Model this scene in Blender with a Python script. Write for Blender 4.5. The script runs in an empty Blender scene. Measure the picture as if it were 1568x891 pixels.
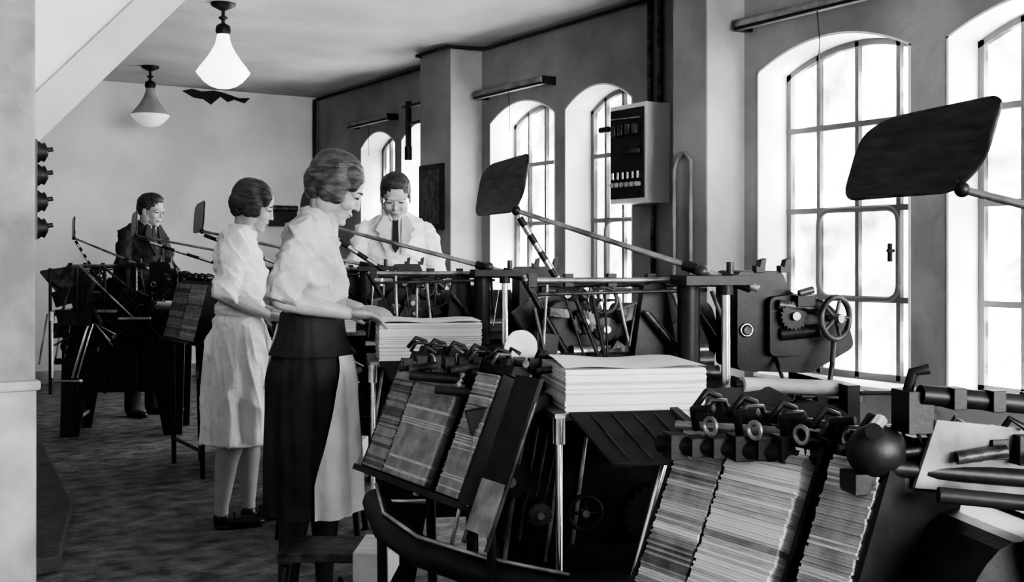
import bpy, math, random
from mathutils import Vector, Matrix, noise
random.seed(7)
V=Vector
sc=bpy.context.scene
COL=sc.collection
# ------------------------------------------------------------------ materials
def mat(name,c,rough=.6,metal=0,n=0,ns=8,bump=0,bs=30,stretch=(1,1,1),spec=.5,emit=0,c2=None,detail=6,sheen=0):
    m=bpy.data.materials.new(name); m.use_nodes=True
    nt=m.node_tree; N=nt.nodes; L=nt.links
    b=N['Principled BSDF']
    b.inputs['Base Color'].default_value=(c,c,c,1)
    b.inputs['Roughness'].default_value=rough
    b.inputs['Metallic'].default_value=metal
    b.inputs['Specular IOR Level'].default_value=spec
    if emit:
        b.inputs['Emission Color'].default_value=(1,1,1,1); b.inputs['Emission Strength'].default_value=emit
    if n or bump or c2 is not None:
        tc=N.new('ShaderNodeTexCoord'); mp=N.new('ShaderNodeMapping'); mp.inputs['Scale'].default_value=stretch
        L.new(tc.outputs['Object'],mp.inputs['Vector'])
    if n or c2 is not None:
        t=N.new('ShaderNodeTexNoise'); t.inputs['Scale'].default_value=ns; t.inputs['Detail'].default_value=detail
        L.new(mp.outputs[0],t.inputs['Vector'])
        r=N.new('ShaderNodeValToRGB'); lo=max(0,c-n); hi=c+n
        if c2 is not None: lo,hi=c,c2
        r.color_ramp.elements[0].position=.35; r.color_ramp.elements[0].color=(lo,lo,lo,1)
        r.color_ramp.elements[1].position=.65; r.color_ramp.elements[1].color=(hi,hi,hi,1)
        L.new(t.outputs['Fac'],r.inputs[0]); L.new(r.outputs[0],b.inputs['Base Color'])
    if bump:
        t2=N.new('ShaderNodeTexNoise'); t2.inputs['Scale'].default_value=bs; t2.inputs['Detail'].default_value=5
        L.new(mp.outputs[0],t2.inputs['Vector'])
        bp=N.new('ShaderNodeBump'); bp.inputs['Strength'].default_value=bump; bp.inputs['Distance'].default_value=.02
        L.new(t2.outputs['Fac'],bp.inputs['Height']); L.new(bp.outputs[0],b.inputs['Normal'])
    return m
M={}
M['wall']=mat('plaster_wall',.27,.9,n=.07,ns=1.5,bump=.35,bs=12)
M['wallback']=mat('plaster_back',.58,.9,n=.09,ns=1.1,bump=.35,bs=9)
M['reveal']=mat('white_reveal',.75,.8,n=.06,ns=4,bump=.25)
M['ceil']=mat('ceiling_paint',.42,.9,n=.07,ns=1.3,bump=.25,bs=6)
M['pillar']=mat('pillar_paint',.26,.85,n=.08,ns=5,bump=.5,bs=25)
M['pillar2']=mat('pillar_dado',.40,.7,n=.09,ns=6,bump=.4,bs=15)
M['blind']=mat('blind_cloth',.22,.8,n=.07,ns=9)
M['floor']=mat('worn_floor',.04,.7,c2=.18,ns=8,bump=.5,bs=34,stretch=(1.0,1.4,1),detail=12)
M['curb']=mat('dark_curb',.035,.7,c2=.07,ns=7,bump=.4,bs=26)
M['white']=mat('white_paint',.72,.6,n=.05,ns=3,bump=.15)
M['trim']=mat('stringer_paint',.45,.6,n=.05,ns=3)
M['iron']=mat('black_iron',.014,.46,n=.007,ns=14,bump=.04,bs=80,spec=.32)
M['iron2']=mat('worn_iron',.055,.40,.35,n=.045,ns=18,bump=.12,bs=60)
M['steel']=mat('bright_steel',.72,.24,1,n=.12,ns=20)
M['steel2']=mat('dull_steel',.34,.36,.8,n=.14,ns=16,bump=.1)
M['paper']=mat('paper',.82,.8,n=.05,ns=9)
M['paper2']=mat('paper_edge',.56,.85,n=.1,ns=25,stretch=(1,1,12))
M['paper3']=mat('paper_dark_edge',.14,.85,n=.05,ns=25)
M['paper4']=mat('paper_mid_edge',.32,.85,n=.08,ns=25)
M['plate']=mat('pale_plate',.42,.45,n=.12,ns=9)
M['gplate']=mat('grey_plate',.22,.6,n=.12,ns=11,spec=.3)
M['paddle']=mat('dark_enamel_shade',.030,.36,n=.018,ns=12,bump=.12,bs=14,stretch=(1,1,5))
M['frame']=mat('window_frame_paint',.12,.6)
M['dark']=mat('flaked_dark',.02,.9)
M['skin']=mat('skin',.36,.48,n=.05,ns=14,bump=.08,bs=80)
M['hairm']=mat('hair',.016,.42,c2=.06,ns=26,bump=.3,bs=70,stretch=(1,1,4),spec=.4)
M['hairl']=mat('brown_hair',.025,.38,c2=.10,ns=20,bump=.3,bs=70,stretch=(1,1,4),spec=.45)
M['cotton']=mat('white_cotton',.78,.85,n=.06,ns=7,bump=.6,bs=16)
M['blouse']=mat('pale_blouse',.46,.85,n=.09,ns=9,bump=.6,bs=16)
M['skirt']=mat('dark_skirt',.020,.7,n=.011,ns=6,bump=.5,bs=10)
M['suit']=mat('dark_suit',.022,.85,n=.015,ns=6,bump=.5,bs=9)
M['lips']=mat('lips',.13,.4); M['eye']=mat('eye_dark',.03,.3); M['shoe']=mat('leather_shoe',.02,.3)
M['stock']=mat('stockings',.46,.6,n=.03,ns=10); M['dstock']=mat('dark_stockings',.05,.6,n=.02,ns=10)
M['wood']=mat('stool_wood',.6,.55,n=.12,ns=6,stretch=(1,8,1))
M['opal']=mat('opal_glass',.9,.25,emit=1.2)
M['opal2']=mat('opal_glass_unlit_glow',.8,.25,emit=.1)  # globe of the unlit lamp; a faint glow is put into its glass
M['cone']=mat('grey_glass_cone',.28,.2,n=.05)
g=bpy.data.materials.new('hazy_glass'); g.use_nodes=True
nt=g.node_tree; nt.nodes.clear()
o=nt.nodes.new('ShaderNodeOutputMaterial'); tr=nt.nodes.new('ShaderNodeBsdfTransparent')
tc=nt.nodes.new('ShaderNodeTexCoord'); tn=nt.nodes.new('ShaderNodeTexNoise'); tn.inputs['Scale'].default_value=2.3; tn.inputs['Detail'].default_value=8; tn.inputs['Distortion'].default_value=.6
rp=nt.nodes.new('ShaderNodeValToRGB'); rp.color_ramp.elements[0].position=.34; rp.color_ramp.elements[0].color=(.035,.035,.035,1); rp.color_ramp.elements[1].position=.62; rp.color_ramp.elements[1].color=(.95,.95,.95,1)
e_=rp.color_ramp.elements.new(.48); e_.color=(.12,.12,.12,1)
nt.links.new(tc.outputs['Object'],tn.inputs['Vector']); nt.links.new(tn.outputs['Fac'],rp.inputs[0]); nt.links.new(rp.outputs[0],tr.inputs['Color'])
nt.links.new(tr.outputs[0],o.inputs[0])
M['glass']=g
# ------------------------------------------------------------------ mesh builder
def frame(z):
    z=z.normalized(); t=V((0,0,1)) if abs(z.z)<.9 else V((1,0,0))
    x=t.cross(z).normalized(); return x,z.cross(x),z
class MB:
    def __init__(s): s.v=[];s.f=[];s.m=[];s.s=[]
    def add(s,vs,fs,m='iron',sm=False):
        k=len(s.v); s.v+= [V(p) for p in vs]; s.f+=[tuple(i+k for i in f) for f in fs]; s.m+=[m]*len(fs); s.s+=[sm]*len(fs)
    def box(s,c,d,m='iron',R=None):
        c=V(c);h=[q/2 for q in d];vs=[]
        for x in(-1,1):
            for y in(-1,1):
                for z in(-1,1):
                    p=V((x*h[0],y*h[1],z*h[2])); vs.append(c+(R@p if R else p))
        s.add(vs,[(0,1,3,2),(4,6,7,5),(0,4,5,1),(2,3,7,6),(0,2,6,4),(1,5,7,3)],m)
    def bx(s,x0,x1,y0,y1,z0,z1,m='iron'):
        s.box(((x0+x1)/2,(y0+y1)/2,(z0+z1)/2),(x1-x0,y1-y0,z1-z0),m)
    def cyl(s,a,b,r,r2=None,m='iron',n=14,cap=True):
        a=V(a);b=V(b); r2=r if r2 is None else r2
        if (b-a).length<1e-6: return
        x,y,z=frame(b-a); vs=[]
        for p,q in((a,r),(b,r2)):
            for i in range(n):
                t=2*math.pi*i/n; vs.append(p+x*math.cos(t)*q+y*math.sin(t)*q)
        s.add(vs,[(i,(i+1)%n,n+(i+1)%n,n+i) for i in range(n)],m,True)
        if cap:
            s.add(vs[:n],[tuple(range(n))[::-1]],m); s.add(vs[n:],[tuple(range(n))],m)
    def ell(s,c,r,m='iron',X=None,n=16,k=10):
        if not hasattr(r,'__len__'): r=(r,r,r)
        vs=[V((0,0,r[2]))]
        for j in range(1,k):
            a=math.pi*j/k
            for i in range(n):
                t=2*math.pi*i/n; vs.append(V((r[0]*math.sin(a)*math.cos(t),r[1]*math.sin(a)*math.sin(t),r[2]*math.cos(a))))
        vs.append(V((0,0,-r[2])))
        fs=[(0,1+i,1+(i+1)%n) for i in range(n)]
        for j in range(k-2):
            for i in range(n):
                a=1+j*n+i;b=1+j*n+(i+1)%n; fs.append((a,a+n,b+n,b))
        e=len(vs)-1; q=1+(k-2)*n
        fs+=[(q+i,e,q+(i+1)%n) for i in range(n)]
        c=V(c)
        s.add([ (X@(p+c) if (X is not None and len(X)==4) else ((X@p if X is not None else p)+c)) for p in vs],fs,m,True)
    def limb(s,pts,rad,m='skin',n=14):
        pts=[V(p) for p in pts]
        for i in range(len(pts)):
            s.ell(pts[i],rad[i],m,n=n,k=8)
            if i: s.cyl(pts[i-1],pts[i],rad[i-1],rad[i],m,n)
    def tube(s,pts,r,m='iron',n=8):
        pts=[V(p) for p in pts]; vs=[]
        rr=r if hasattr(r,'__len__') else [r]*len(pts)
        px=None
        for i,p in enumerate(pts):
            d=(pts[min(i+1,len(pts)-1)]-pts[max(i-1,0)]).normalized()
            if px is None: px,_,_=frame(d)
            px=(px-d*px.dot(d)).normalized(); py=d.cross(px)
            for j in range(n):
                t=2*math.pi*j/n; vs.append(p+(px*math.cos(t)+py*math.sin(t))*rr[i])
        fs=[]
        for i in range(len(pts)-1):
            for j in range(n): fs.append((i*n+j,i*n+(j+1)%n,(i+1)*n+(j+1)%n,(i+1)*n+j))
        fs.append(tuple(range(n))[::-1]); fs.append(tuple(range((len(pts)-1)*n,len(pts)*n)))
        s.add(vs,fs,m,True)
    def prism(s,poly,o,u,w,t,m='iron'):
        o=V(o);u=V(u);w=V(w);t=V(t);n=len(poly)
        a=[o+u*p[0]+w*p[1] for p in poly]; b=[p+t for p in a]
        s.add(a+b,[tuple(range(n))[::-1],tuple(range(n,2*n))]+[(i,(i+1)%n,n+(i+1)%n,n+i) for i in range(n)],m)
    def lathe(s,prof,c,ax=(0,0,1),m='iron',n=24):
        c=V(c);x,y,z=frame(V(ax)); vs=[]
        for r,h in prof:
            for i in range(n):
                t=2*math.pi*i/n; vs.append(c+x*math.cos(t)*r+y*math.sin(t)*r+z*h)
        fs=[(j*n+i,j*n+(i+1)%n,(j+1)*n+(i+1)%n,(j+1)*n+i) for j in range(len(prof)-1) for i in range(n)]
        s.add(vs,fs,m,True)
        s.add(vs[:n],[tuple(range(n))[::-1]],m); s.add(vs[-n:],[tuple(range(n))],m)
    def gear(s,c,ax,r,th,m='iron2',n=20):
        x,y,z=frame(V(ax)); poly=[]
        for i in range(n*2):
            for e in(0,.6):
                t=math.pi*(i+e)/n; q=r if i%2 else r*.88; poly.append((q*math.cos(t),q*math.sin(t)))
        s.prism(poly,V(c)-z*th/2,x,y,z*th,m); s.cyl(V(c)-z*th,V(c)+z*th,r*.28,m='steel2')
    def torus(s,c,ax,R,r,m='iron',n=28,k=8):
        x,y,z=frame(V(ax)); c=V(c); vs=[]
        for i in range(n):
            t=2*math.pi*i/n; d=x*math.cos(t)+y*math.sin(t)
            for j in range(k):
                a=2*math.pi*j/k; vs.append(c+d*(R+r*math.cos(a))+z*r*math.sin(a))
        s.add(vs,[(i*k+j,((i+1)%n)*k+j,((i+1)%n)*k+(j+1)%k,i*k+(j+1)%k) for i in range(n) for j in range(k)],m,True)
    def wheel(s,c,ax,R,r,m='iron',sp=5):
        x,y,z=frame(V(ax)); c=V(c); s.torus(c,ax,R,r,m); s.cyl(c-z*r*2,c+z*r*2.5,R*.22,m='steel2')
        for i in range(sp):
            t=2*math.pi*i/sp; s.cyl(c,c+(x*math.cos(t)+y*math.sin(t))*R,r*.75,r*.6,m,8)
    def loft(s,rings,m='cotton',n=48,cap=True,fold=None,a0=0,a1=2*math.pi):
        closed=(not callable(a0)) and abs(a1-a0-2*math.pi)<1e-4; k=n if closed else n+1; vs=[]
        for j,(z,cx,cy,rx,ry) in enumerate(rings):
            b0=a0(z) if callable(a0) else a0; b1=a1(z) if callable(a1) else a1
            for i in range(k):
                t=b0+(b1-b0)*i/n; q=1+(fold(t,z) if fold else 0)
                vs.append(V((cx+rx*math.cos(t)*q,cy+ry*math.sin(t)*q,z)))
        fs=[(j*k+i,j*k+(i+1)%k,(j+1)*k+(i+1)%k,(j+1)*k+i) for j in range(len(rings)-1) for i in range(n)]
        s.add(vs,fs,m,True)
        if cap and closed:
            s.add(vs[:k],[tuple(range(k))[::-1]],m); s.add(vs[-k:],[tuple(range(k))],m)
    def merge(s,vf,m):
        s.add(vf[0],vf[1],m,True)
    def mesh(s,name):
        me=bpy.data.meshes.new(name); me.from_pydata([tuple(p) for p in s.v],[],s.f)
        names=[]
        for q in s.m:
            if q not in names: names.append(q)
        for q in names: me.materials.append(M.get(q,M['iron']))
        ix={q:i for i,q in enumerate(names)}
        me.polygons.foreach_set('material_index',[ix[q] for q in s.m])
        me.polygons.foreach_set('use_smooth',s.s); me.update(); return me
    def build(s,name,loc=(0,0,0),rz=0,bevel=0,me=None):
        ob=bpy.data.objects.new(name,me or s.mesh(name)); COL.objects.link(ob); ob.location=loc; ob.rotation_euler=(0,0,rz)
        if bevel:
            b=ob.modifiers.new('bev','BEVEL'); b.width=bevel; b.segments=2; b.limit_method='ANGLE'; b.angle_limit=math.radians(50)
        return ob
def remesh(mb,vox,sm=4,disp=None):
    me=mb.mesh('tmp'); ob=bpy.data.objects.new('tmp',me); COL.objects.link(ob)
    r=ob.modifiers.new('r','REMESH'); r.mode='VOXEL'; r.voxel_size=vox
    if sm:
        q=ob.modifiers.new('s','SMOOTH'); q.factor=.5; q.iterations=sm
    dg=bpy.context.evaluated_depsgraph_get(); dg.update(); ev=ob.evaluated_get(dg); m=ev.to_mesh()
    vs=[v.co.copy() for v in m.vertices]
    if disp: vs=[c+v.normal*disp(c,v.normal) for c,v in zip(vs,m.vertices)]
    fs=[tuple(p.vertices) for p in m.polygons]
    ev.to_mesh_clear(); bpy.data.objects.remove(ob); bpy.data.meshes.remove(me)
    return vs,fs
def roundpoly(pts,r,k=5):
    out=[];n=len(pts)
    for i in range(n):
        p=V(pts[i]);a=V(pts[i-1]);b=V(pts[(i+1)%n])
        da=(a-p);db=(b-p); q=min(r,da.length*.45,db.length*.45)
        s0=p+da.normalized()*q; s1=p+db.normalized()*q
        for j in range(k+1):
            t=j/k; w_=s0*(1-t)**2+p*2*t*(1-t)+s1*t*t; out.append((w_[0],w_[1]))
    return out
# ------------------------------------------------------------------ room shell
XW=4.8; H=2.97; YB=11.53; YR=-4.0; XL=-3.0; TH=.28
Z0=.52; ZS=2.32; ZA=2.46
wins=[(9.60,10.38),(8.72,9.48),(6.93,7.87),(6.0,6.80),(3.735,4.82),(2.43,3.52),(-.1,.95),(-1.3,-.25)]
mb=MB(); ys=[YR]
for a,b in sorted(wins): ys+=[a,b]
ys.append(YB)
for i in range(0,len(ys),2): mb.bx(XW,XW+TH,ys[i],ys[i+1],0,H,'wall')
def arch(y,a,b):
    c=(a+b)/2;h=(b-a)/2; t=(y-c)/h; return ZS+(ZA-ZS)*(1-t*t)
for a,b in wins:
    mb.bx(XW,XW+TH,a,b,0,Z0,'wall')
    n=16
    for i in range(n):
        y0=a+(b-a)*i/n;y1=a+(b-a)*(i+1)/n
        mb.prism([(y0,arch(y0,a,b)),(y1,arch(y1,a,b)),(y1,H),(y0,H)],(XW,0,0),(0,1,0),(0,0,1),(TH,0,0),'wall')
mb.build('wall_right')
def reveal(mb,a,b):
    t=.012; x0=XW-.004; x1=XW+TH
    mb.bx(x0,x1,b-t,b,Z0,ZS,'reveal'); mb.bx(x0,x1,a,a+t,Z0,ZS,'reveal'); mb.bx(x0-.03,x1,a,b,Z0,Z0+.02,'reveal')
    n=16
    for i in range(n):
        y0=a+(b-a)*i/n;y1=a+(b-a)*(i+1)/n
        mb.prism([(y0,arch(y0,a,b)-t),(y1,arch(y1,a,b)-t),(y1,arch(y1,a,b)),(y0,arch(y0,a,b))],(x0,0,0),(0,1,0),(0,0,1),(x1-x0,0,0),'reveal')
for wi,(a,b) in enumerate(wins):
    mb=MB(); reveal(mb,a,b); X=XW+TH-.05; f=.035; w=b-a
    a2=a+.012;b2=b-.012
    mb.bx(X,X+f,a2,a2+f,Z0+.02,ZS,'frame'); mb.bx(X,X+f,b2-f,b2,Z0+.02,ZS,'frame'); mb.bx(X,X+f,a2,b2,Z0+.02,Z0+.06,'frame')
    n=16
    for i in range(n):
        y0=a2+(b2-a2)*i/n;y1=a2+(b2-a2)*(i+1)/n
        z0=arch(y0,a,b)-.012; z1=arch(y1,a,b)-.012
        mb.prism([(y0,z0-f),(y1,z1-f),(y1,z1),(y0,z0)],(X,0,0),(0,1,0),(0,0,1),(f,0,0),'frame')
    for fr in (.24,.5,.76):
        y=a+w*fr; mb.bx(X,X+.03,y-.013,y+.013,Z0+.03,arch(y,a,b)-.02,'frame')
    for z in (.99,1.496,1.976): mb.bx(X-.002,X+.03,a2,b2,z-.016,z+.016,'frame')
    yc0=a+w*.24;yc1=a+w*.76
    rp_=roundpoly([(yc0,.99),(yc1,.99),(yc1,1.496),(yc0,1.496)],.09,6)
    mb.tube([(X+.005,p[0],p[1]) for p in rp_]+[(X+.005,rp_[0][0],rp_[0][1])],.018,'frame',6)
    mb.cyl((X-.03,yc0+.03,1.20),(X-.03,yc0+.03,1.30),.014,m='iron'); mb.cyl((X-.05,yc0+.03,1.26),(X,yc0+.03,1.26),.01,m='iron')
    gx=X+.02
    pts=[(a2,Z0+.02),(b2,Z0+.02)]+[(b2-(b2-a2)*i/12,arch(b2-(b2-a2)*i/12,a,b)-.015) for i in range(13)]
    mb.add([(gx,p[0],p[1]) for p in pts],[tuple(range(len(pts)))],'glass')
    mb.build('window_%d'%(wi+1))
    L=bpy.data.lights.new('portal_%d'%wi,'AREA'); L.shape='RECTANGLE'; L.size=w; L.size_y=ZA-Z0; L.cycles.is_portal=True
    lo=bpy.data.objects.new('window_portal_%d'%(wi+1),L); COL.objects.link(lo); lo.location=(XW+TH+.02,(a+b)/2,(Z0+ZA)/2); lo.rotation_euler=(0,math.radians(90),0)
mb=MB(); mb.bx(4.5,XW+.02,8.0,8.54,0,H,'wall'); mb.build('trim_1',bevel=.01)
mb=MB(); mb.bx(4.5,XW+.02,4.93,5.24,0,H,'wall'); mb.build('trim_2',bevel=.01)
mb=MB(); mb.bx(XL,XW+TH,YB,YB+.2,0,H,'wallback'); mb.build('wall_back')
mb=MB(); mb.bx(XL-.2,XL,YR,YB+.2,0,H,'wallback'); mb.build('wall_left')
mb=MB(); e=[XL-.2,.2,3.8,XW+TH]
for i in range(0,4,2): mb.bx(e[i],e[i+1],YR-.2,YR,0,H,'wallback')
for i in (1,):
    mb.bx(e[i],e[i+1],YR-.2,YR,0,.8,'wallback'); mb.bx(e[i],e[i+1],YR-.2,YR,2.5,H,'wallback')
    L=bpy.data.lights.new('portal_r%d'%i,'AREA'); L.shape='RECTANGLE'; L.size=3.6; L.size_y=1.7; L.cycles.is_portal=True
    lo=bpy.data.objects.new('rear_portal_%d'%i,L); COL.objects.link(lo); lo.location=((e[i]+e[i+1])/2,YR-.22,1.65); lo.rotation_euler=(math.radians(90),0,0)
mb.build('wall_rear')
mb=MB(); mb.bx(XL-.2,XW+TH,YR-.2,YB+.2,-.1,0,'floor'); mb.build('floor')
mb=MB(); mb.bx(XL-.2,XW+TH,YR-.2,YB+.2,H,H+.15,'ceil'); mb.build('ceiling')
mb=MB(); mb.bx(XL,XW,YB-.02,YB,0,.12,'pillar'); mb.build('baseboard_back')
mb=MB(); mb.tube([(XW-.03,YB-.05,H-.03),(XW-.03,8.6,H-.03),(4.45,8.5,H-.03),(4.45,7.98,H-.03),(XW-.03,7.9,H-.03),(XW-.03,5.3,H-.03),(4.45,5.2,H-.03),(4.45,4.9,H-.03),(XW-.03,4.8,H-.03),(XW-.03,0,H-.03)],.014,'dark')
mb.cyl((XW-.04,YB-.04,H-.03),(XW-.04,YB-.04,1.2),.02,m='dark'); mb.build('corner_pipe')
mb=MB()
pts=[(0,0),(.1,.03),(.2,.01),(.33,.03),(.45,.01),(.60,-.03),(.72,-.02),(.66,-.08),(.55,-.05),(.48,-.08),(.40,-.03),(.3,-.12),(.22,-.07),(.12,-.06)]
mb.prism(pts,(3.32,YB-.012,2.93),(1,0,0),(0,0,1),(0,.01,0),'dark'); mb.build('flaked_plaster_patch')
mb=MB(); mb.bx(-.25,.588,3.536,3.95,.86,H,'pillar'); mb.bx(-.26,.59,3.53,3.96,0,.84,'pillar2'); mb.bx(-.27,.60,3.515,3.97,.835,.865,'pillar2')
mb.build('trim_pillar',bevel=.008)
mb=MB()
for z in (1.545,1.475,1.395,1.315):
    mb.lathe([(.032,0),(.034,.02),(.026,.03),(.030,.038),(.012,.048)],(.588,3.62,z),(1,0,0),'iron'); mb.cyl((.60,3.62,z),(.65,3.62,z+.01),.007,m='iron')
mb.bx(.588,.60,3.58,3.66,1.28,1.58,'iron'); mb.build('light_switch_row')
mb=MB(); mb.prism([(.85,4.6),(1.09,5.58),(1.40,8.6),(.6,8.6),(.45,4.6)],(0,0,.0),(1,0,0),(0,1,0),(0,0,.07),'curb'); mb.build('floor_curb',bevel=.01)
mb=MB(); sl=.6/.552
def zs(x): return 1.664+(x-.76)*sl
mb.prism([(-.7,zs(-.7)),(1.96,H-.001),(-.7,H-.001)],(0,4.52,0),(1,0,0),(0,0,1),(0,.85,0),'white')
mb.prism([(-.7,zs(-.7)-.0),(1.96,zs(1.96)),(1.78,zs(1.96)),(-.7,zs(-.7)+.19)],(0,4.48,0),(1,0,0),(0,0,1),(0,.04,0),'trim')
mb.build('staircase_soffit')
# ------------------------------------------------------------------ wall fixtures
mb=MB(); mb.bx(4.60,XW,5.61,5.99,1.58,2.23,'white')
mb.bx(4.590,4.603,5.63,5.98,1.61,2.2,'iron')
for i in range(6):
    y=5.67+i*.052; mb.cyl((4.59,y,1.70),(4.56,y,1.70),.016,m='plate'); mb.box((4.58,y,1.76),(.02,.02,.05),'steel')
for i in range(4): mb.box((4.58,5.7+i*.075,2.06),(.03,.05,.07),'iron2')
mb.cyl((4.57,5.97,2.08),(4.57,6.06,2.08),.02,m='iron'); mb.cyl((4.58,5.65,2.13),(4.58,5.96,2.14),.006,m='steel2'); mb.bx(4.575,4.59,5.66,5.80,1.9,1.93,'iron2')
mb.build('fuse_box',bevel=.004)
mb=MB()
for y in (5.68,5.78): mb.cyl((4.77,y,2.235),(4.77,y,H-.05),.02,m='iron2')
mb.cyl((4.77,5.75,1.57),(4.77,5.75,.4),.018,m='iron2')
mb.tube([(4.48,5.20,1.0),(4.48,5.20,1.75),(4.48,5.17,1.82),(4.48,5.10,1.85),(4.48,5.05,1.8),(4.48,5.05,1.0)],.012,'pillar')
mb.build('electrical_conduit')
for n_,(a,b,z) in enumerate([(3.65,4.87,2.60),(6.93,7.9,2.55),(9.55,10.42,2.55)]):
    mb=MB(); mb.cyl((4.7,a,z),(4.7,b,z),.034,m='blind'); mb.cyl((4.7,a-.03,z),(4.7,b+.03,z),.012,m='iron'); mb.cyl((4.668,a,z-.025),(4.668,b,z-.025),.010,m='iron')
    for y in (a,b): mb.bx(4.68,XW,y-.01,y+.01,z-.03,z+.03,'iron')
    mb.tube([(4.69,(a+b)/2,z-.03),(4.69,(a+b)/2-.02,z-.2),(4.70,(a+b)/2,z-.34)],.003,'iron2')
    mb.build('roller_blind')
mb=MB(); mb.bx(4.53,4.57,8.83,8.87,2.12,2.6,'iron'); mb.cyl((4.55,8.54,2.4),(4.55,8.85,2.4),.015,m='iron'); mb.cyl((4.55,8.54,2.56),(4.55,8.95,2.56),.015,m='iron'); mb.cyl((4.55,8.85,2.2),(4.55,8.85,2.08),.035,m='iron'); mb.build('hanging_bracket')
mb=MB(); mb.bx(4.47,4.5,8.1,8.5,1.45,2.0,'iron'); mb.bx(4.462,4.475,8.14,8.46,1.5,1.95,'iron2'); mb.build('notice_board')
mb=MB(); mb.bx(4.2,4.55,YB-.22,YB-.0,1.55,1.58,'iron'); mb.bx(4.25,4.5,YB-.18,YB-.03,1.58,1.70,'iron'); mb.cyl((4.22,YB-.1,1.74),(4.53,YB-.1,1.74),.035,m='iron2'); mb.build('wall_shelf_with_instrument')
def lamp(loc,m,s=1,cone=None):
    mb=MB()
    mb.lathe([(.085,0),(.08,-.02),(.05,-.035),(.02,-.05)],(0,0,0),(0,0,1),'iron')
    mb.cyl((0,0,-.04),(0,0,-.17),.012,m='iron'); mb.lathe([(.02,0),(.034,-.01),(.02,-.022)],(0,0,-.09),(0,0,1),'iron')
    mb.lathe([(.02,0),(.045,-.015),(.052,-.05),(.042,-.075)],(0,0,-.14),(0,0,1),'iron')
    up=[(.040,-.205),(.046,-.25),(.060,-.295),(.085,-.34),(.122,-.395),(.158,-.44),(.176,-.468)]
    lo_=[(.176,-.468),(.178,-.482),(.165,-.50),(.13,-.54),(.09,-.568),(.05,-.583),(.008,-.588)]
    mb.lathe(up,(0,0,0),(0,0,1),cone or m,36); mb.lathe(lo_,(0,0,0),(0,0,1),m,36); mb.torus((0,0,-.475),(0,0,1),.176,.006,m,36)
    ob=mb.build('pendant_lamp',loc); ob.scale=(s,s,s); return ob
lamp((2.46,7.56,H),'opal',1.0); lamp((2.71,10.42,H),'opal2',.95,'cone')
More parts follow.
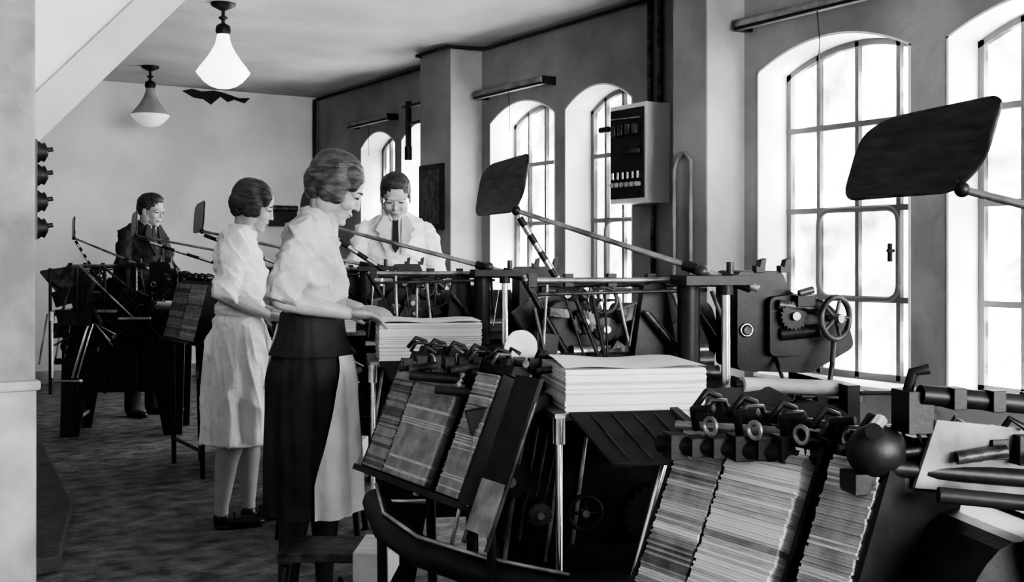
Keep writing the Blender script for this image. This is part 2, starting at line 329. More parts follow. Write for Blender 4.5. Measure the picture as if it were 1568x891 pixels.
# ------------------------------------------------------------------ machine
def rnd(a,b): return random.uniform(a,b)
def machine(front=True,near=False,far=False,ax_=0):
    b=MB()
    leg=[(.0,0),(.12,0),(.17,.3),(.62,.3),(.68,0),(.8,0),(.82,.7),(.76,.80),(.02,.82)]
    for y in (.10,.52): b.prism(leg,(0,y,0),(1,0,0),(0,0,1),(0,.035,0),'iron')
    b.bx(.05,.76,.15,.5,.32,.78,'iron')
    b.prism([(0,.03),(.12,0),(.6,0),(.62,.08),(.56,.11),(.1,.11)],(.0,.14,.79),(1,0,0),(0,0,1),(0,.38,0),'iron')
    for z in (.12,.45): b.cyl((.1,.11,z),(.1,.54,z),.015,m='steel2'); b.cyl((.75,.11,z),(.75,.54,z),.015,m='steel2')
    if not far: b.wheel((.5,.07,.45),(0,1,0),.17,.016,'iron',6)
    b.gear((.24,.08,.6),(0,1,0),.08,.02,'iron'); b.gear((.36,.07,.68),(0,1,0),.055,.02,'iron')
    b.bx(-.03,.39,-.03,.33,.852,.868,'steel2'); b.bx(.39,.60,.02,.26,.80,.815,'plate')
    for x in (-.02,.37): b.bx(x-.01,x+.01,-.03,.33,.83,.852,'iron')
    b.prism([(0,0),(.24,0),(.26,-.2),(.06,-.2)],(.0,-.04,.865),(1,0,0),(0,.8,.45),(0,0,.008),'iron')
    b.prism([(0,0),(.02,0),(.1,-.2),(.08,-.2)],(.24,-.04,.86),(1,0,0),(0,.8,.45),(0,0,.02),'iron2')
    for q in (.05,.1,.15,.2): b.cyl((q,-.05,.868),(q+.05,-.2,.79),.002,m='iron2',n=6)
    b.tube([(-.02,-.03,.86),(-.02,-.03,.42),(-.0,-.05,.40),(.16,-.08,.40)],.009,'steel'); b.cyl((-.02,-.03,.86),(-.02,-.03,.80),.016,m='steel')
    b.ell((.17,-.08,.40),.018,'steel')
    b.tube([(.22,-.08,.78),(.12,-.08,.42)],.010,'steel'); b.tube([(.25,-.08,.78),(.15,-.08,.42)],.007,'steel')
    b.tube([(.24,.02,.78),(.34,.02,.66)],.005,'steel'); b.tube([(.24,.02,.78),(.38,.02,.70)],.005,'steel'); b.tube([(.24,.02,.78),(.36,.02,.62)],.004,'steel2')
    for x in (-.08,.02,.08): b.tube([(x,.10,.84),(x-.05,.08,.5)],.006,'steel2')
    b.bx(-.02,.3,.06,.075,.50,.54,'iron'); b.wheel((.06,.05,.62),(0,1,0),.04,.006,'iron',4)
    b.cyl((.40,.30,.84),(.40,.30,1.17),.030,m='iron'); b.cyl((.475,.224,.80),(.475,.224,1.15),.012,m='steel')
    b.cyl((.475,.224,1.13),(.475,.224,1.165),.02,m='iron'); b.cyl((.475,.224,.86),(.475,.224,.88),.018,m='steel2')
    b.bx(.36,.54,.2,.34,1.155,1.18,'iron'); b.ell((.42,.25,1.19),.018,'iron2'); b.cyl((.5,.26,1.18),(.5,.26,1.215),.010,m='iron2')
    A=V((ax_-.012,.60,1.36 if not near else 1.347)); P=V((.52,.24,1.16)); d=(P-A).normalized()
    b.tube([A-d*.01,(A+P)/2,P+d*.05],[.007,.008,.010],'steel2'); b.cyl(P-d*.16,P-d*.12,.015,m='iron'); b.cyl(P-d*.05,P+d*.03,.017,m='iron')
    b.ell(A,.014,'iron'); b.cyl(A,A+V((0,.02,.05)),.006,m='iron2')
    w=V((.248,-.97,0)); up=(V((0,0,1))+w*.22).normalized(); nrm=w.cross(V((0,0,1)))
    pl=roundpoly([(-.19,-.080),(.10,-.078),(.155,-.03),(.170,.07),(.155,.08),(-.10,.070),(-.165,.04)],.035,5)
    c=A-w*.10+V((0,0,.075)); b.prism(pl,c-nrm*.004,w,up,nrm*.008,'paddle'); b.tube([c+w*p[0]+up*p[1] for p in pl+pl[:1]],.0045,'iron2',6)
    if not near:
        b.cyl((-.02,.42,1.165),(.62,.36,1.165),.008,m='steel2'); b.cyl((.02,.5,1.15),(.6,.46,1.15),.006,m='iron2'); b.cyl((.0,.34,1.13),(.45,.30,1.14),.005,m='iron2')
        for x in (.0,.1,.22,.33): b.box((x,.42,1.165),(.024,.03,.036),'iron')
        b.cyl((-.02,.42,1.165),(.16,.44,.86),.009,m='iron')
        for i in range(13):
            x=.0+i*.04; y=.40+rnd(-.06,.06); b.cyl((x,y,rnd(1.08,1.16)),(x+rnd(-.05,.09),y-.02,rnd(.88,1.02)),rnd(.003,.007),m=random.choice(['iron','steel2','iron2','steel2']),n=6)
        b.prism(roundpoly([(.02,.86),(.02,1.03),(.08,1.11),(.17,1.10),(.22,1.02),(.30,1.05),(.38,1.12),(.46,1.10),(.52,.98),(.52,.86)],.025,3),(0,.47,0),(1,0,0),(0,0,1),(0,.06,0),'iron')
        for i in range(7):
            x=rnd(.04,.48); z=rnd(.90,1.04); b.lathe([(.03,0),(.034,.012),(.02,.02),(.01,.03)],(x,.47,z),(0,-1,0),random.choice(['iron2','steel2']),16)
        for i in range(10):
            x=rnd(.0,.40); z=rnd(.88,1.08); b.box((x,.44,z),(rnd(.03,.09),.05,rnd(.02,.06)),'iron' if i%3 else 'iron2',Matrix.Rotation(rnd(-.6,.6),3,'Y'))
        b.prism([(.30,1.15),(.36,1.17),(.39,1.0),(.38,.87),(.26,.87),(.28,1.0)],(0,.38,0),(1,0,0),(0,0,1),(0,.04,0),'iron')
        q0=A+V((.01,0,-.02)); q1=V((.13,.58,1.12)); q2=V((.27,.5,.93))
        for i in range(9):
            s0=q0.lerp(q1,i/9);s1=q0.lerp(q1,(i+1)/9); b.cyl(s0,s1,.010,m='steel' if i%2 else 'iron')
        b.tube([q1,q2],.01,'iron2'); b.tube([q1+V((-.06,0,-.02)),q2+V((-.08,0,-.03))],.008,'iron2')
        b.gear(q1,(0,1,0),.035,.02,'iron'); b.wheel((.20,.42,1.11),(.2,1,0),.035,.006,'iron2',4); b.gear((.15,.44,1.05),(0,1,0),.035,.02,'iron2')
        b.prism([(-.03,1.07),(.02,1.11),(.10,1.12),(.18,1.04),(.26,.92),(.2,.87),(.08,.87),(.02,.98)],(0,.54,0),(1,0,0),(0,0,1),(0,.05,0),'iron')
        b.cyl((.28,.62,1.0),(.56,.62,1.0),.095,m='iron2',n=28); b.cyl((.25,.62,1.0),(.28,.62,1.0),.075,m='iron',n=24); b.cyl((.24,.62,1.0),(.6,.62,1.0),.02,m='steel')
    b.cyl((.08,.42,.945),(.5,.40,.945),.024,m='iron2'); b.cyl((.05,.37,.915),(.5,.35,.915),.02,m='iron2'); b.cyl((.12,.45,.97),(.5,.44,.97),.016,m='steel2')
    b.cyl((.3,.36,1.08),(.40,.34,.96),.010,m='iron2')
    b.prism(roundpoly([(.55,1.19),(.68,1.19),(.70,1.13),(.80,1.11),(.87,1.05),(.89,.98),(.76,.91),(.55,.92)],.02,3),(0,.34,0),(1,0,0),(0,0,1),(0,.17,0),'iron')
    for x in (.60,.67): b.prism([(0,0),(.025,0),(.03,.04),(.015,.035),(.01,.015),(0,.02)],(x,.33,1.185),(1,0,0),(0,0,1),(0,.03,0),'iron')
    b.torus((.575,.335,1.03),(0,1,0),.016,.0035,'steel'); b.cyl((.575,.34,1.03),(.575,.325,1.03),.011,m='iron2')
    b.prism(roundpoly([(.63,.96),(.63,1.12),(.74,1.13),(.78,1.05),(.72,.96)],.02,3),(0,.31,0),(1,0,0),(0,0,1),(0,.03,0),'iron')
    b.gear((.69,.3,1.07),(0,1,0),.04,.03,'iron'); b.cyl((.65,.30,1.10),(.78,.29,1.085),.014,m='iron2'); b.cyl((.66,.31,1.02),(.76,.29,1.03),.018,m='iron')
    b.box((.72,.30,1.11),(.05,.05,.03),'iron'); b.cyl((.70,.28,1.13),(.74,.28,1.14),.01,m='iron2')
    b.wheel((.80,.27,1.064),(.45,-1,.0),.056,.008,'iron2',5); b.cyl((.80,.27,1.064),(.78,.36,1.064),.011,m='steel2')
    b.tube([(.81,.3,1.01),(.79,.27,.94),(.765,.25,.84)],.007,'iron2'); b.tube([(.66,.35,.96),(.64,.24,.90),(.60,.22,.86)],.006,'iron2')
    b.cyl((.49,.15,.905),(.78,.2,.885),.020,m='plate'); b.cyl((.47,.15,.906),(.80,.203,.884),.011,m='iron'); b.cyl((.50,.19,.86),(.80,.23,.85),.014,m='steel2')
    b.bx(.765,.80,.13,.5,.79,.90,'iron'); b.box((.79,.15,.87),(.05,.03,.03),'iron2'); b.cyl((.80,.13,.88),(.88,.12,.88),.005,m='iron'); b.ell((.885,.12,.88),.009,'iron')
    b.prism(roundpoly([(.42,.79),(.42,.84),(.48,.87),(.58,.85),(.66,.87),(.74,.84),(.76,.79)],.02,3),(0,.08,0),(1,0,0),(0,0,1),(0,.05,0),'iron')
    for i in range(16):
        x=rnd(.42,.78); y=rnd(.10,.32); z=.81+rnd(0,.03)
        b.box((x,y,z+.015),(rnd(.02,.06),.03,rnd(.02,.045)),'iron')
        if i%2==0: b.cyl((x-.05,y,z+.035),(x+.05,y,z+.03),rnd(.005,.010),m=random.choice(['iron2','iron','steel2']),n=8)
        if i%4==0: b.torus((x,y-.02,z+.04),(rnd(-.3,.3),1,0),.014,.003,'steel2',14,6)
    if front:
        b.cyl((-.36,.36,.94),(.02,.30,.97),.009,m='iron2'); b.cyl((-.34,.28,.93),(.0,.24,.90),.013,m='iron'); b.cyl((-.28,.22,.90),(-.04,.16,.88),.011,m='iron')
        if not near: b.prism(roundpoly([(-.04,-.05),(.045,-.045),(.045,.03),(.02,.055),(-.02,.055),(-.045,.02)],.03,5),(-.055,.28,.985),(1,.15,0),(0,.12,1),(0,.006,0),'plate')
        for i in range(10):
            x=-.34+i*.034; y=.33-i*.012; z=.955
            b.box((x,y-.01,z),(.026,.035,rnd(.025,.045)),'iron')
            if i%2: b.tube([(x,y,z),(x+.012,y-.03,z+.045),(x+.035,y-.035,z+.03)],.005,random.choice(['iron','iron2']))
            if i%3==0: b.cyl((x,y-.05,z-.01),(x+.07,y-.06,z),.009,m='iron2')
        for i in range(4): b.torus((-.28+i*.065,.29,.965),(1,rnd(-.5,.5),.2),.016,.0035,'steel2',16,6)
        b.prism([(-.22,.86),(-.02,.90),(-.0,.5),(-.12,.45)],(0,.09,0),(1,0,0),(0,0,1),(0,.03,0),'iron')
        b.bx(-.1,.05,.14,.45,.3,.85,'iron')
        for i in range(9):
            x=-.2+i*.025; b.tube([(x,.08,.84-abs(i-4)*.01),(x-.05+rnd(-.02,.02),.05,.60+rnd(-.08,.08))],rnd(.003,.006),random.choice(['iron','iron2','steel2']),6)
        b.gear((-.12,.06,.70),(0,1,0),.045,.02,'iron'); b.gear((-.05,.05,.62),(0,1,0),.03,.02,'iron2')
        b.tube([(-.42,.35,.60),(-.40,.18,.57),(-.33,.05,.545),(-.2,-.06,.52),(-.02,-.12,.49),(.16,-.13,.48)],.036,'iron',12)
        b.tube([(-.42,.35,.645),(-.41,.17,.61),(-.34,.03,.585),(-.2,-.08,.56),(-.02,-.14,.53)],.005,'steel2')
    if near:
        b.ell((-.335,.29,.95),(.045,.035,.040),'iron'); b.cyl((-.335,.29,.95),(-.2,.34,.9),.02,m='iron'); b.cyl((-.36,.25,.985),(-.31,.33,.985),.012,m='iron'); b.box((-.33,.30,.905),(.09,.05,.03),'iron')
        b.prism([(0,0),(.26,-.03),(.26,-.13),(-.02,-.10)],(-.27,.24,1.0),(1,0,0),(0,-.25,1),(0,.008,0),'gplate')
        b.cyl((-.29,.25,1.035),(.0,.25,1.005),.014,m='iron'); b.box((-.29,.27,1.01),(.04,.05,.06),'iron'); b.tube([(-.30,.27,1.03),(-.29,.27,1.065),(-.27,.26,1.07)],.008,'iron')
        for i in range(4): b.box((-.24+i*.06,.245,1.03-i*.005),(.02,.03,.03),'iron')
        b.prism(roundpoly([(-.30,.2),(-.30,.78),(-.24,.86),(.02,.83),(.10,.78),(.10,.2)],.04,3),(0,.13,0),(1,0,0),(0,0,1),(0,.36,0),'iron')
        b.prism(roundpoly([(-.27,.45),(-.27,.76),(-.2,.81),(.0,.79),(.06,.74),(.04,.45)],.04,3),(0,.115,0),(1,0,0),(0,0,1),(0,.02,0),'iron')
        for i in range(5): b.lathe([(.012,0),(.012,.008),(.006,.012)],(-.25+i*.06,.112,.77),(0,-1,0),'iron2',8)
        for i in range(8):
            x=-.35-.027*i; y=.40+.027*i
            b.box((x,y,.935-.003*i),(.03,.045,rnd(.030,.045)),'iron')
            if i%2==0: b.tube([(x,y,.945),(x-.012,y-.02,.98),(x+.012,y-.05,.985)],.007,'iron'); b.torus((x+.01,y-.04,.955),(1,.5,0),.013,.004,'steel2',14,6)
        b.cyl((-.33,.37,.925),(-.56,.61,.915),.016,m='iron'); b.cyl((-.33,.44,.950),(-.52,.64,.940),.008,m='steel2')
    if far:
        b.prism(roundpoly([(-.14,1.13),(.12,1.17),(.22,1.06),(.18,.94),(.05,.9)],.03,4),(0,.1,0),(1,0,0),(0,0,1),(0,.12,0),'iron2')
        for x in (-.05,.12,.3,.5): b.cyl((x,.05,.3),(x,.05,1.15),.01,m='iron')
        b.tube([(.3,.05,1.15),(.45,.05,1.02),(.6,.05,.95)],.008,'iron2'); b.tube([(.2,.04,1.1),(.5,.04,.8)],.008,'steel2')
        for i in range(18): b.cyl((rnd(-.05,.75),.04,rnd(.45,.9)),(rnd(-.05,.75),.05,rnd(.7,1.12)),rnd(.004,.009),m=random.choice(['iron','iron','iron2']))
        for i in range(16): b.box((rnd(.0,.7),.09,rnd(.5,1.05)),(rnd(.06,.16),.06,rnd(.05,.12)),'iron',Matrix.Rotation(rnd(-.4,.4),3,'Y'))
    return b
RZ=math.radians(-23)
machine().build('printing_machine',(1.5,2.126,0),RZ,bevel=.002)
for loc,ax_ in (((1.68,3.49,0),-.2),((1.93,5.05,0),-.42),((2.08,6.48,0),-.55)): machine(front=False,ax_=ax_).build('printing_machine',loc,RZ,bevel=.002)
machine(front=False,far=True).build('printing_machine',(1.45,7.95,0),RZ,bevel=.002)
machine(near=True).build('printing_machine',(1.5,.676,0),RZ,bevel=.002)
# ------------------------------------------------------------------ paper piles
def pile(loc,h,w=.345,d=.29,n=34):
    b=MB()
    for i in range(n):
        t=h/n; z=i*t; jx=rnd(-.002,.002);jy=rnd(-.002,.002)
        b.box((w/2+jx,d/2+jy,z+t/2),(w-.004,d-.004,t*.95),'paper' if random.random()<.8 else 'paper2')
    nx,ny=12,6; vs=[];fs=[]
    for i in range(nx+1):
        for j in range(ny+1):
            x=i/nx;y=j/ny; vs.append((x*w,y*d,h+.004+.014*math.exp(-x*6)*math.sin(y*2.5)+.003*math.sin(x*9)))
    for i in range(nx):
        for j in range(ny):
            a=i*(ny+1)+j; fs.append((a,a+ny+1,a+ny+2,a+1))
    b.add(vs,fs,'paper',True)
    return b.build('paper_pile',loc,RZ)
pile((1.5,2.126,.868),.097); pile((1.68,3.49,.868),.13,.36); pile((1.93,5.05,.868),.12); pile((2.08,6.48,.868),.1)
# ------------------------------------------------------------------ sheet racks
def rack(xt,xb,zt,zb,secs,y0,y1,wide=.16,tl=.0045,con=1.0):
    b=MB(); ax=V((xt-xb,0,zt-zb)); Lh=ax.length; ax.normalize(); inn=V((ax.z,0,-ax.x))
    R=Matrix((inn,V((0,1,0)),ax)).transposed()
    o=V((xb,0,zb))
    for a,c,kind in secs:
        n=int(Lh/tl)
        k0=random.random()*9
        for i in range(n):
            t=Lh/n; z=(i+.5)*t
            f=noise.noise(V((i*.16*tl/.0045+k0,kind*3.1,0)))*1.2*con+.35*noise.noise(V((i*.9,k0,0)))
            f+=(.26,-.14,-.36)[kind]
            m='paper' if f>.28 else 'paper2' if f>-.02 else 'paper4' if f>-.38 else 'paper3'
            b.box(o+ax*z+inn*(wide/2+rnd(-.002,.002))+V((0,(a+c)/2+rnd(-.002,.002),0)),(wide,(c-a),t*.93),m,R)
    b.box(o-ax*.012+inn*wide*.5+V((0,(y0+y1)/2,0)),(wide+.04,y1-y0,.016),'iron',R)
    b.box(o+ax*Lh*.5+inn*(wide+.012)+V((0,(y0+y1)/2,0)),(.02,y1-y0,Lh*1.02),'iron',R)
    gaps=[y0,y1]+[ (secs[i][1]+secs[i+1][0])/2 for i in range(len(secs)-1)]
    for y in gaps: b.box(o+ax*Lh*.5+inn*wide*.5+V((0,y,0)),(wide*.96,.008,Lh*1.03),'iron',R)
    b.box(V((xt+.055,(y0+y1)/2,zt+.0)),(.05,y1-y0,.024),'iron',R)
    n=5
    for i in range(n):
        y=y0+(y1-y0)*(i+.5)/n; p=V((xt+.03,y,zt))
        b.box(p+V((.02,0,.015)),(.03,.030,.035),'iron',R)
        b.tube([p+V((.03,.008,.015)),p+V((.025,.008,.05)),p+V((-.005,.008,.06)),p+V((-.03,.008,.035))],.006,'iron')
        b.tube([p+V((.03,-.012,.015)),p+V((.02,-.012,.045)),p+V((-.015,-.012,.048)),p+V((-.032,-.012,.025))],.005,'iron2')
    b.cyl((xt+.07,y0,zt+.025),(xt+.07,y1,zt+.025),.010,m='iron2')
    for y in (y0+.02,y1-.02):
        b.cyl((xb+.05,y,zb-.02),(xb+.06,y,0),.014,m='iron'); b.cyl((xb+.2,y,zb),(xb+.22,y,0),.014,m='iron')
    b.cyl((xb+.055,y0,.15),(xb+.055,y1,.15),.01,m='iron2')
    b.build('paper_rack')
rack(1.41,1.29,.945,.665,[(2.27,2.37,1),(2.44,2.66,1),(2.67,2.78,2)],2.26,2.79,tl=.0033,con=.3)
rack(1.30,1.13,.935,.55,[(1.06,1.15,1),(1.20,1.36,0),(1.368,1.48,1)],1.05,1.49,con=.8)
rack(1.90,1.82,1.07,.76,[(6.12,6.4,1),(6.42,6.7,2)],6.11,6.71,con=.4)
b=MB(); R=Matrix.Rotation(math.radians(22),3,'Y')
b.box((1.37,2.15,.83),(.012,.10,.26),'iron',R); b.box((1.302,2.15,.665),(.010,.10,.12),'steel2',R); b.cyl((1.40,2.10,.90),(1.27,2.10,.58),.005,m='iron2'); b.cyl((1.40,2.20,.90),(1.27,2.20,.58),.005,m='iron2')
b.cyl((1.29,2.11,.62),(1.29,2.11,0),.010,m='iron'); b.cyl((1.29,2.19,.62),(1.29,2.19,0),.010,m='iron'); b.build('delivery_board')
# ------------------------------------------------------------------ stools
def stool(loc,rz,h=.34):
    b=MB(); b.box((-.04,0,h),(.24,.22,.03),'iron2'); b.box((.13,0,h-.03),(.11,.23,.10),'wood')
    for x in (-.14,.14):
        for y in (-.08,.08): b.tube([(x,y,h-.03),(x*1.25,y*1.2,0)],.014,'iron')
        b.cyl((x*1.13,-.09,h*.45),(x*1.13,.09,h*.45),.009,m='iron')
    b.cyl((-.16,0,h*.45),(.16,0,h*.45),.009,m='iron')
    b.build('work_stool',loc,rz,bevel=.004)
# ------------------------------------------------------------------ people
def hand(sk,wr,d,back,side,curl=.35,s=1):
    wr=V(wr); d=V(d).normalized(); back=V(back); back=(back-d*back.dot(d)).normalized(); lat=d.cross(back)*side
    R=Matrix((d,lat,back)).transposed()
    sk.ell(wr+d*.048*s,(.05*s,.040*s,.015*s),X=R); sk.ell(wr+d*.03*s+lat*.02*s-back*.004,(.03*s,.02*s,.015*s),X=R)
    for k,(o_,ln) in enumerate([(.028,.068),(.009,.077),(-.010,.072),(-.028,.056)]):
        p=wr+d*.082*s+lat*o_*s; pts=[wr+d*.05*s+lat*o_*.8*s,p]; a=0; dd=(d+lat*o_*2.2).normalized()
        for j,q in enumerate((.45,.32,.23)):
            a+=curl*(1,.9,.6)[j]*(1+.12*k); p=p+(dd*math.cos(a)-back*math.sin(a))*ln*q*s; pts.append(p)
        sk.limb(pts,[.0088*s,.0082*s,.0076*s,.0068*s,.006*s],n=10)
    p0=wr+d*.022*s+lat*.026*s; p1=p0+(d*.7+lat*.65-back*.25).normalized()*.035*s; p2=p1+(d*.95+lat*.15-back*.35).normalized()*.028*s
    sk.limb([p0,p1,p2],[.012*s,.0095*s,.007*s],n=10)
def head(sk,out,pos,pitch,yaw,hair,hm,fem=True,S=1.0):
    Hm=Matrix.Translation(V(pos))@Matrix.Rotation(yaw,4,'Z')@Matrix.Rotation(pitch,4,'Y')@Matrix.Scale(S,4)
    E=lambda c,r: sk.ell(c,r,X=Hm,n=20,k=14)
    jw=.9 if fem else 1.0
    E((-.012,0,.03),(.092,.073,.082)); E((.028,0,-.03),(.056,.055*jw,.076)); E((.045,0,-.075),(.036,.036*jw,.028)); E((.068,0,-.094),(.018,.019*jw,.014))
    E((.052,0,.014),(.034,.05,.022)); 
    if not fem: E((.078,0,.022),(.014,.044,.010))
    for s_ in(-1,1):
        E((.054,s_*.032,-.030),(.027,.023,.026)); E((.0,s_*.050*jw,-.06),(.035,.014,.033)); E((.083,s_*.009,-.033),(.009,.006,.006))
        # ears: free on the men, tucked under the bob on the women
        if fem: E((-.002,s_*.066,-.012),(.015,.006,.026))
        else: E((-.002,s_*.074,-.012),(.018,.008,.031))
        E((.070,s_*.030,.004),(.012,.015,.009))
    ns=.102 if fem else .107
    a=Hm@V((.080,0,.010)); b_=Hm@V((ns-.007,0,-.028)); sk.limb([a,b_],[.0065*S,.0085*S]); E((ns-.006,0,-.031),(.009,.008,.007))
    E((.080,0,-.056),(.011,.020,.006)); E((.079,0,-.066),(.010,.017,.006))
    sk.limb([Hm@V((-.02,0,-.05)),V(pos)+V((-.045,0,-.17))],[.050 if fem else .058,.050 if fem else .062])
    for s_ in(-1,1):
        out.ell((.0795,s_*.030,.000),(.0075,.0125,.0040),'eye',X=Hm); out.tube([Hm@V((.083,s_*.014,.018)),Hm@V((.085,s_*.030,.023)),Hm@V((.074,s_*.047,.017))],.0026,'eye',6)
    out.ell((.0860,0,-.0605),(.0065,.017,.0045),'lips',X=Hm)
    h=MB(); G=lambda c,r: h.ell(c,r,'hair',X=Hm,n=20,k=14)
    G((-.022,0,.040),(.096,.081,.082))
    if hair=='bob':
        G((-.056,0,-.008),(.060,.074,.062)); G((-.052,0,-.042),(.044,.063,.038))
        for s_ in(-1,1): G((-.008,s_*.066,-.002),(.052,.020,.058)); G((.018,s_*.067,-.026),(.028,.014,.030)); G((.03,s_*.053,.056),(.042,.026,.03)); G((.050,s_*.052,.035),(.02,.019,.03))
    else:
        G((-.05,0,.0),(.062,.072,.06)); G((.03,0,.085),(.045,.06,.03)); G((.0,.0,.1),(.06,.05,.028))
        for s_ in(-1,1): G((-.01,s_*.070,.02),(.035,.01,.035))
    Hi=Hm.inverted()
    def dsp(c,n):
        q=Hi@c
        return .0014*math.sin(62*q.z+38*q.x+2*math.sin(24*q.x))+.0016*noise.noise(V((q.x*30,q.y*30,q.z*90))) if hair=='bob' else .003*noise.noise(q*50)
    out.merge(remesh(h,.0038,3,dsp),hm)
def foot(out,x,y,ya=0,m='shoe'):
    s=MB(); R=Matrix.Rotation(ya,3,'Z'); T=lambda c:V((x,y,0))+R@V(c)
    s.ell(T((.06,0,.028)),(.10,.038,.026),X=R); s.ell(T((-.03,0,.045)),(.04,.032,.036),X=R); s.ell(T((.12,0,.024)),(.05,.036,.022),X=R)
    s.cyl(T((-.04,0,0)),T((-.035,0,.04)),.024,.028); s.box(T((.06,0,.006)),(.19,.06,.010),'iron',R)
    out.merge(remesh(s,.005,2),m)
    out.tube([T((.03,-.036,.04)),T((.03,-.02,.07)),T((.03,.02,.07)),T((.03,.036,.04))],.005,m)
def wr(c,a=.012,f=7,seed=0,zs=1.6):
    p=V((c.x*f+seed,c.y*f,c.z*f*zs)); n1=noise.noise(p); n2=noise.noise(V((c.x*f*2.2+9,c.y*f*2.2,c.z*f*2*zs+c.x*f*2)))
    return a*((1-min(1,abs(n1)*2.4))**2-.35)+a*.5*((1-min(1,abs(n2)*2.4))**2-.35)
def person(name,loc,yaw,kind,scale=1):
    out=MB(); sk=MB()
    P=V
    if kind in('near','mid'):
        near=kind=='near'; cloth='blouse' if near else 'cotton'
        hp=P((.088,0,1.475)) if near else P((.065,0,1.485))
        head(sk,out,hp,math.radians(30 if near else 20),math.radians(0 if near else -4),'bob','hairl' if near else 'hairm',S=1.06 if near else 1.02)
        c=MB()
        rings=[(1.395,.012,0,.046,.050),(1.375,.004,0,.058,.075),(1.345,-.008,0,.076,.130),(1.30,-.012,0,.094,.160),(1.24,-.006,0,.108,.162),(1.17,.008,0,.118,.152),(1.10,.010,0,.110,.145),(1.03,.004,0,.102,.134),(.99,-.0,0,.092,.122),(.96,-.0,0,.085,.112)]
        hem=.385
        if near: c.loft(rings,'c',32)
        else:
            rr=rings[:-2]+[(1.0,.0,0,.100,.132),(.95,0,0,.118,.150),(.88,0,0,.138,.166),(.75,-.003,0,.15,.174),(.6,-.004,0,.157,.18),(.5,-.004,0,.160,.184),(hem,-.004,0,.164,.188)]
            c.loft(rr,'c',64)
        if near:
            eR,wR=P((-.085,-.205,1.085)),P((.13,-.15,1.035)); eL,wL=P((-.01,.20,1.07)),P((.16,.10,1.04))
        else:
            eR,wR=P((-.06,-.21,1.07)),P((.12,-.13,.985)); eL,wL=P((.0,.20,1.06)),P((.16,.08,1.0))
        for sgn,e_,w_ in((-1,eR,wR),(1,eL,wL)):
            sh=P((-.012,sgn*.150,1.305))
            u=(e_-sh); cuff=sh+u*.95
            c.limb([sh,sh+u*.45],[.058,.056]); c.cyl(sh+u*.45,cuff,.056,.062); c.cyl(sh+u*.90,sh+u*1.06,.065,.062)
            sk.limb([sh,e_,e_+(w_-e_)*.35,w_],[.04,.036,.037,.023])
            hd=P((.95,-sgn*.25,-.12)) if near else P((.8,-sgn*.5,-.3))
            hand(sk,w_,hd,(0.1,-sgn*.25 if near else -.5*sgn,1),sgn,.30)
        def dn(q,n):
            if near: return wr(q,.017,6,0)*min(1,max(0,(q.z-1.0)/.06))
            k=min(1,max(0,(1.0-q.z)/.12)); d=wr(q,.017,6,4)*(1-k)+wr(q,.016,7,4,.35)*k
            if q.z<.97:
                t=math.atan2(q.y,q.x); k=min(1,(.97-q.z)/.4); d+=k*(.014*math.sin(6*t+.6+1.2*q.z)+.009*math.sin(11*t+2*q.z+1))
            if q.z<hem+.01 and abs(n.z)>.6: d=0
            return d
        out.merge(remesh(c,.0065,4,dn),cloth)
        hem=.335
        def fold(t,z):
            k=min(1,max(0,(1.0-z)/.6)); x=math.cos(t);y=math.sin(t)
            return k*(.055*math.sin(7*t+1.3+2*z)+.040*math.sin(13*t+1+5*z))+.010*math.sin(23*t+z*9)+.05*k*noise.noise(V((x*3,y*3,z*5)))
        if near:
            rs=[]
            for i in range(30):
                f=i/29; z=1.0-(1.0-hem)*f; g_=min(1,f*3.2); g_=g_*g_*(3-2*g_)
                rs.append((z,-.004*g_,0,.101+.050*g_+.012*f,.136+.035*g_+.02*f))
            out.loft(rs,'skirt',96,True,fold)
            rs2=[(z,cx,cy,rx*1.05+.004,ry*1.05+.004) for z,cx,cy,rx,ry in rs if z<.93]
            out.loft(rs2,'cotton',72,False,fold,lambda z:math.radians(-34-46*min(1,(1-z)/.55)),math.radians(75))
            out.loft([(1.035,0.003,0,.106,.140),(1.03,.003,0,.112,.146)]+[(z,cx,cy,rx*1.07+.006,ry*1.07+.006) for z,cx,cy,rx,ry in rs if z>.885],'skirt',72,False,fold)
            out.tube([(-.115,0,.99),(-.14,.02,.9),(-.165,.03,.76)],.008,'cotton')
            out.torus((.018,0,1.375),(.35,0,1),.056,.009,'blouse')
        else:
            out.loft([(1.022,.0,0,.106,.138),(1.018,0,0,.113,.146),(.985,0,0,.114,.147),(.98,0,0,.108,.141)],'cotton',48,False)
            out.torus((.014,0,1.372),(.3,0,1),.058,.011,'cotton')
            out.box((.16,-.06,.86),(.02,.03,.16),'iron')
        for sgn,fx,ya in((-1,-.05,.1),(1,.07,.25)):
            leg=MB(); leg.limb([(0,sgn*.07,.75),(fx*.3+.01,sgn*.065,.47),(fx*.8-.015,sgn*.06,.32),(fx-.03,sgn*.055,.10),(fx-.03,sgn*.055,.05)],[.08,.056,.055,.033,.032]); 
            out.merge(remesh(leg,.007,3),'dstock' if near else 'stock'); foot(out,fx,sgn*.055,ya)
    else:
        light=kind=='manw'; cloth='cotton' if light else 'suit'
        hp=P((.085,0,1.585)) ; head(sk,out,hp,math.radians(28 if light else 14),math.radians(0 if light else 10),'short','hairm',False,S=1.08)
        c=MB()
        c.loft([(1.500,.01,0,.055,.065),(1.47,.0,0,.075,.115),(1.435,-.008,0,.092,.165),(1.38,-.008,0,.110,.185),(1.28,.0,0,.122,.180),(1.15,.0,0,.118,.165),(1.05,.0,0,.118,.160),(.95,0,0,.13,.175),(.82,0,0,.14,.185),(.70 if light else .78,0,0,.145,.19)],'c',32)
        eR,wR=P((.05,-.25,1.14)),P((.26,-.16,1.04)); eL,wL=P((.02,.25,1.14)),P((.27,.14,1.05))
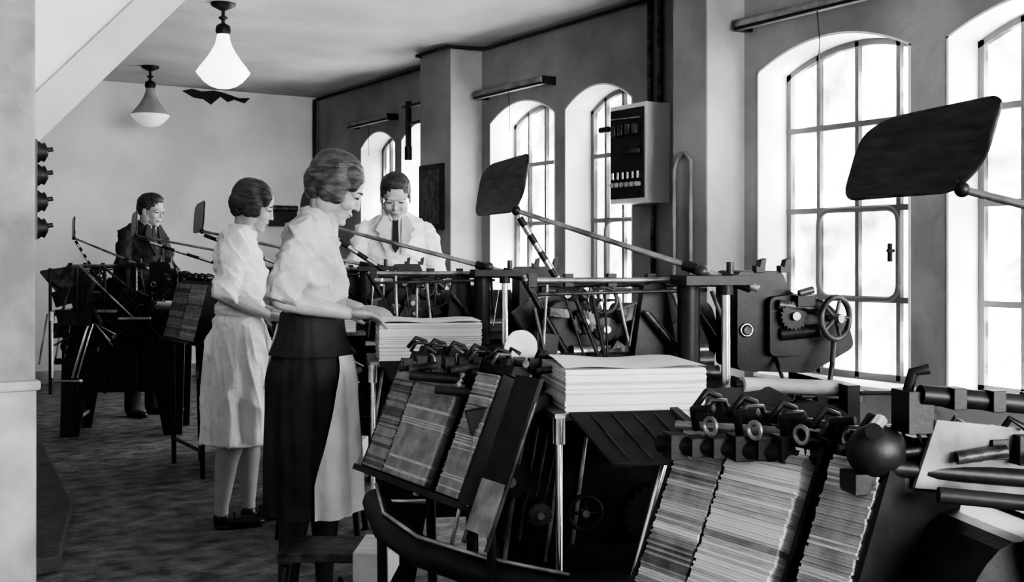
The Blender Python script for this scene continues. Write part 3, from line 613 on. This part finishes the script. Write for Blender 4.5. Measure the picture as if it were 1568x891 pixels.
        for sgn,e_,w_ in((-1,eR,wR),(1,eL,wL)):
            sh=P((-.008,sgn*.17,1.385)); c.limb([sh,sh.lerp(e_,.5),e_,e_.lerp(w_,.9)],[.060,.056,.052,.042])
            sk.limb([e_,w_],[.035,.026]); hand(sk,w_,P((.85,-sgn*.2,-.25)),(.2,-.2*sgn,1),sgn,.4,1.08)
        out.merge(remesh(c,.0065,4,lambda q,n:wr(q,.016,6,2)),cloth)
        out.add([(.090,-.05,1.475),(.090,.05,1.475),(.140,0,1.26)],[(0,1,2)],'cotton')
        out.prism([(-.014,0),(.014,0),(.02,-.17),(0,-.2),(-.02,-.17)],(.100,0,1.465),(0,1,0),(-.24,0,1),(.008,0,0),'iron')
        for s_ in(-1,1):
            out.prism([(0,0),(s_*.03,.01),(s_*.075,-.07),(s_*.05,-.09),(s_*.055,-.11),(0,-.23)] if s_>0 else [(0,-.23),(-.055,-.11),(-.05,-.09),(-.075,-.07),(-.03,.01),(0,0)],(.108,s_*.035,1.465),(0,1,0),(-.22,0,1),(.012,0,0),'blouse' if light else cloth)
            out.prism([(0,0),(s_*.04,-.01),(s_*.02,-.05)],(.092,0,1.49),(0,1,0),(-.22,0,1),(.01,0,0),'cotton')
        for sgn in(-1,1):
            leg=MB(); leg.limb([(0,sgn*.09,.9),(.02,sgn*.095,.5),(-.01,sgn*.1,.1),(-.01,sgn*.1,.06)],[.10,.078,.06,.06]); out.merge(remesh(leg,.008,3),'suit'); foot(out,0,sgn*.1,sgn*.15)
    out.merge(remesh(sk,.0034,2),'skin')
    ob=out.build(name,loc,yaw); ob.scale=(scale,)*3
    return ob
person('woman_in_dark_skirt',(1.53,3.72,0),math.radians(-27),'near')
person('woman_in_white_coat',(1.70,4.99,0),math.radians(-20),'mid',.985)
person('man_in_white_coat',(2.81,5.62,0),math.radians(-117),'manw',.985)
person('man_in_dark_jacket',(2.25,8.85,0),math.radians(-62),'man',1.0)
stool((1.42,3.26,0),math.radians(-35),.31); stool((1.95,4.62,0),math.radians(-35),.4)
# ------------------------------------------------------------------ world + camera
w=bpy.data.worlds.new('sky'); sc.world=w; w.use_nodes=True
w.node_tree.nodes['Background'].inputs[0].default_value=(1,1,1,1); w.node_tree.nodes['Background'].inputs[1].default_value=20
cam=bpy.data.cameras.new('camera'); co=bpy.data.objects.new('camera',cam); COL.objects.link(co)
co.location=(0,0,1.23); co.rotation_euler=(math.radians(90),0,math.radians(-32.5))
cam.sensor_width=36; cam.lens=39.33; cam.shift_y=-.034; cam.clip_start=.05
sc.camera=co
try:
    sc.view_settings.view_transform='AgX'; sc.view_settings.look='AgX - High Contrast'; sc.view_settings.exposure=.85
except Exception as ex: print(ex)
